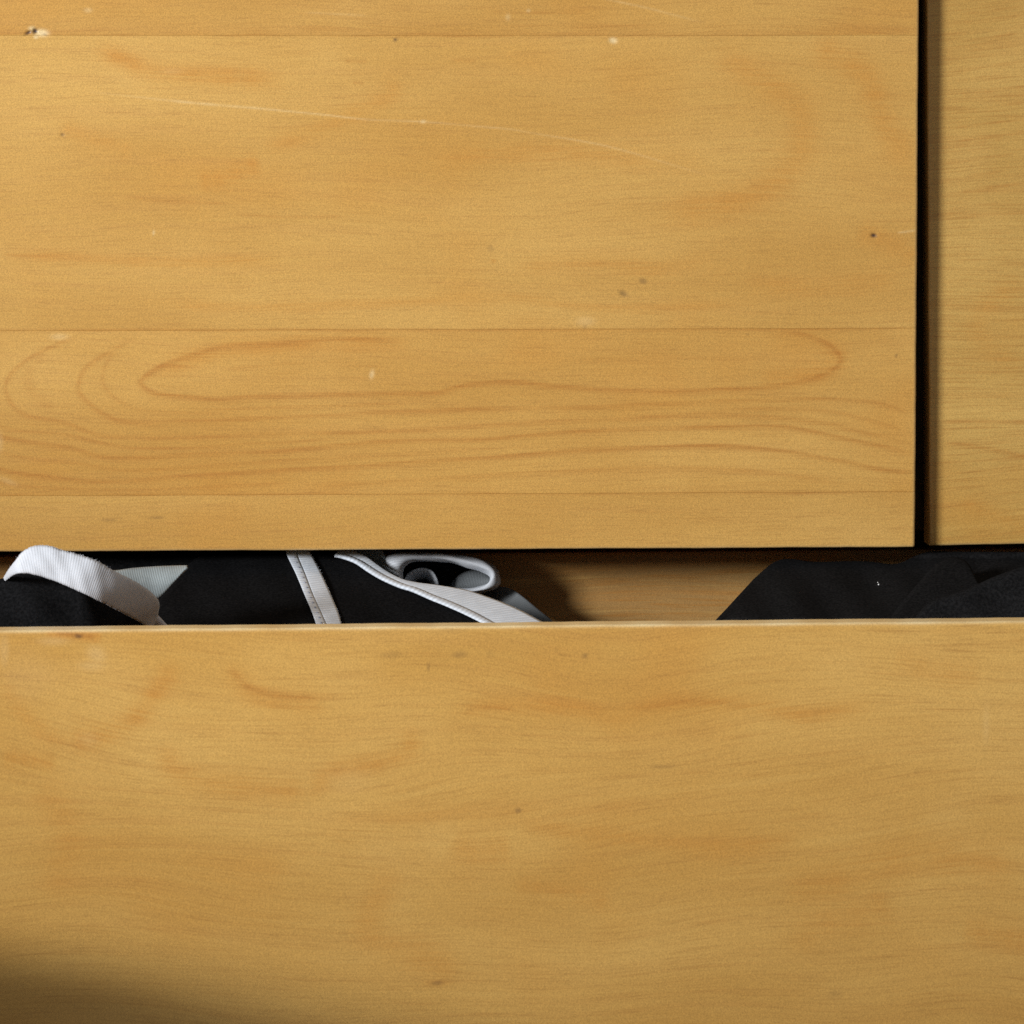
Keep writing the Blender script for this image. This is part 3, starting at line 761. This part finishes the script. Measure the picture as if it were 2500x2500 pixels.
ribbon('black_backing', [z3(420, 150), z3(800, 160), z3(1200, 190), z3(1700, 330)], [z3(420, 620), z3(800, 660), z3(1200, 680), z3(1700, 600)], lambda t, v, p: 0.0555, M_BLACK, g3, nu=30, nv=10, bulge=0.0)  # flat black sheet closing the back of the cuff opening
ribbon('sock_leg', [z2(1380, 395), z2(1470, 396), z2(1540, 410), z2(1610, 455), z2(1700, 530), z2(1800, 612), z2(1850, 660)], [z2(1300, 440), z2(1380, 450), z2(1430, 470), z2(1500, 510), z2(1580, 560), z2(1680, 630), z2(1720, 680)], lambda t, v, p: 0.045 - 0.035 * t + 0.006 * v, M_KNIT_SHADED, g3, nu=60, nv=12, bulge=0.0012)

# --- right: heavy black garment with folds
g4 = empty('garment', tuple(at(2150, 1640, -0.10)))
tag(g4, 'plain black folded garment with a white lint speck, filling right of the open drawer', 'clothing')
bpy.context.view_layer.update()
sheet('body', [z4(20, 660), z4(90, 600), z4(132, 556), z4(190, 495), z4(240, 440), z4(300, 375), z4(350, 322), z4(430, 252), z4(470, 226), z4(510, 212), z4(580, 210), z4(700, 226), z4(900, 222), z4(1050, 226), z4(1150, 240), z4(1220, 228), z4(1300, 190), z4(1380, 166), z4(1500, 166), z4(1932, 168), z4(2400, 175)],
      lambda x, py: lerp(-0.075, 0.012, (1512 - py) / 150), M_BLACK2, g4, nx=170, ny=44, wrinkle=0.0024, seed=14, roll=0.014)
sheet('fold', [z4(1120, 620), z4(1170, 530), z4(1250, 430), z4(1330, 335), z4(1400, 262), z4(1470, 215), z4(1540, 200), z4(1610, 235), z4(1660, 330), z4(1700, 400), z4(1740, 470)],
      lambda x, py: lerp(-0.092, -0.024, (1512 - py) / 150), M_BLACK2, g4, nx=80, ny=34, wrinkle=0.0008, seed=15, roll=0.008)
sheet('fold', [z4(1260, 600), z4(1310, 540), z4(1350, 492), z4(1400, 455), z4(1460, 432), z4(1520, 414), z4(1640, 370), z4(1750, 320), z4(1840, 285), z4(1932, 255), z4(2100, 210), z4(2400, 200)],
      lambda x, py: lerp(-0.128, -0.112, (1512 - py) / 150), M_BLACK2, g4, nx=110, ny=34, wrinkle=0.0008, seed=16, roll=0.012)
px, py = z4(1075, 355)
blobs('lint', [(px, py, lerp(-0.075, 0.012, (1512 - py) / 150) - 0.004, 0.00035, 0.0004, 0.2), (px - 2, py - 5, lerp(-0.075, 0.012, (1512 - py) / 150) - 0.004, 0.0002, 0.0003, 0.5)], M_LINT, g4)

# ------------------------------------------------------------------ dark rounded block added out of view to shade the lower left corner
def light_blocker(ext, mat, n=14):
    x0, x1, y0, y1, z0, z1 = ext
    cx, cy, cz = (x0 + x1) / 2, (y0 + y1) / 2, (z0 + z1) / 2
    V = []
    for i in range(n * 2 + 1):
        ph = -math.pi / 2 + math.pi * i / (n * 2)
        for k in range(n * 4):
            th = 2 * math.pi * k / (n * 4)
            f = lambda c, e: math.copysign(abs(c) ** e, c)
            V.append((cx + (x1 - x0) / 2 * f(math.cos(ph), 0.55) * f(math.cos(th), 0.55), cy + (y1 - y0) / 2 * f(math.cos(ph), 0.55) * f(math.sin(th), 0.55), cz + (z1 - z0) / 2 * f(math.sin(ph), 0.55)))
    m = n * 4
    F = [(i * m + k, i * m + (k + 1) % m, (i + 1) * m + (k + 1) % m, (i + 1) * m + k) for i in range(n * 2) for k in range(m)]
    return tag(mesh_object('light_blocker', V, F, mat), 'dark rounded block added out of view to shade the lower drawer', 'light_blocker')
light_blocker((-0.66, -0.235, -0.78, -0.315, -0.34, -0.080), plain('blocker_dark_grey', (0.03, 0.027, 0.024), 0.95))

for g in (g1, g2, g3, g4):                        # the cloth was shaped in place; keep it there under its own origin
    for c in g.children:
        c.matrix_parent_inverse = g.matrix_world.inverted()
for o in (up, rt, lo):
    for c in o.children:
        c.matrix_parent_inverse = Matrix.Identity(4)
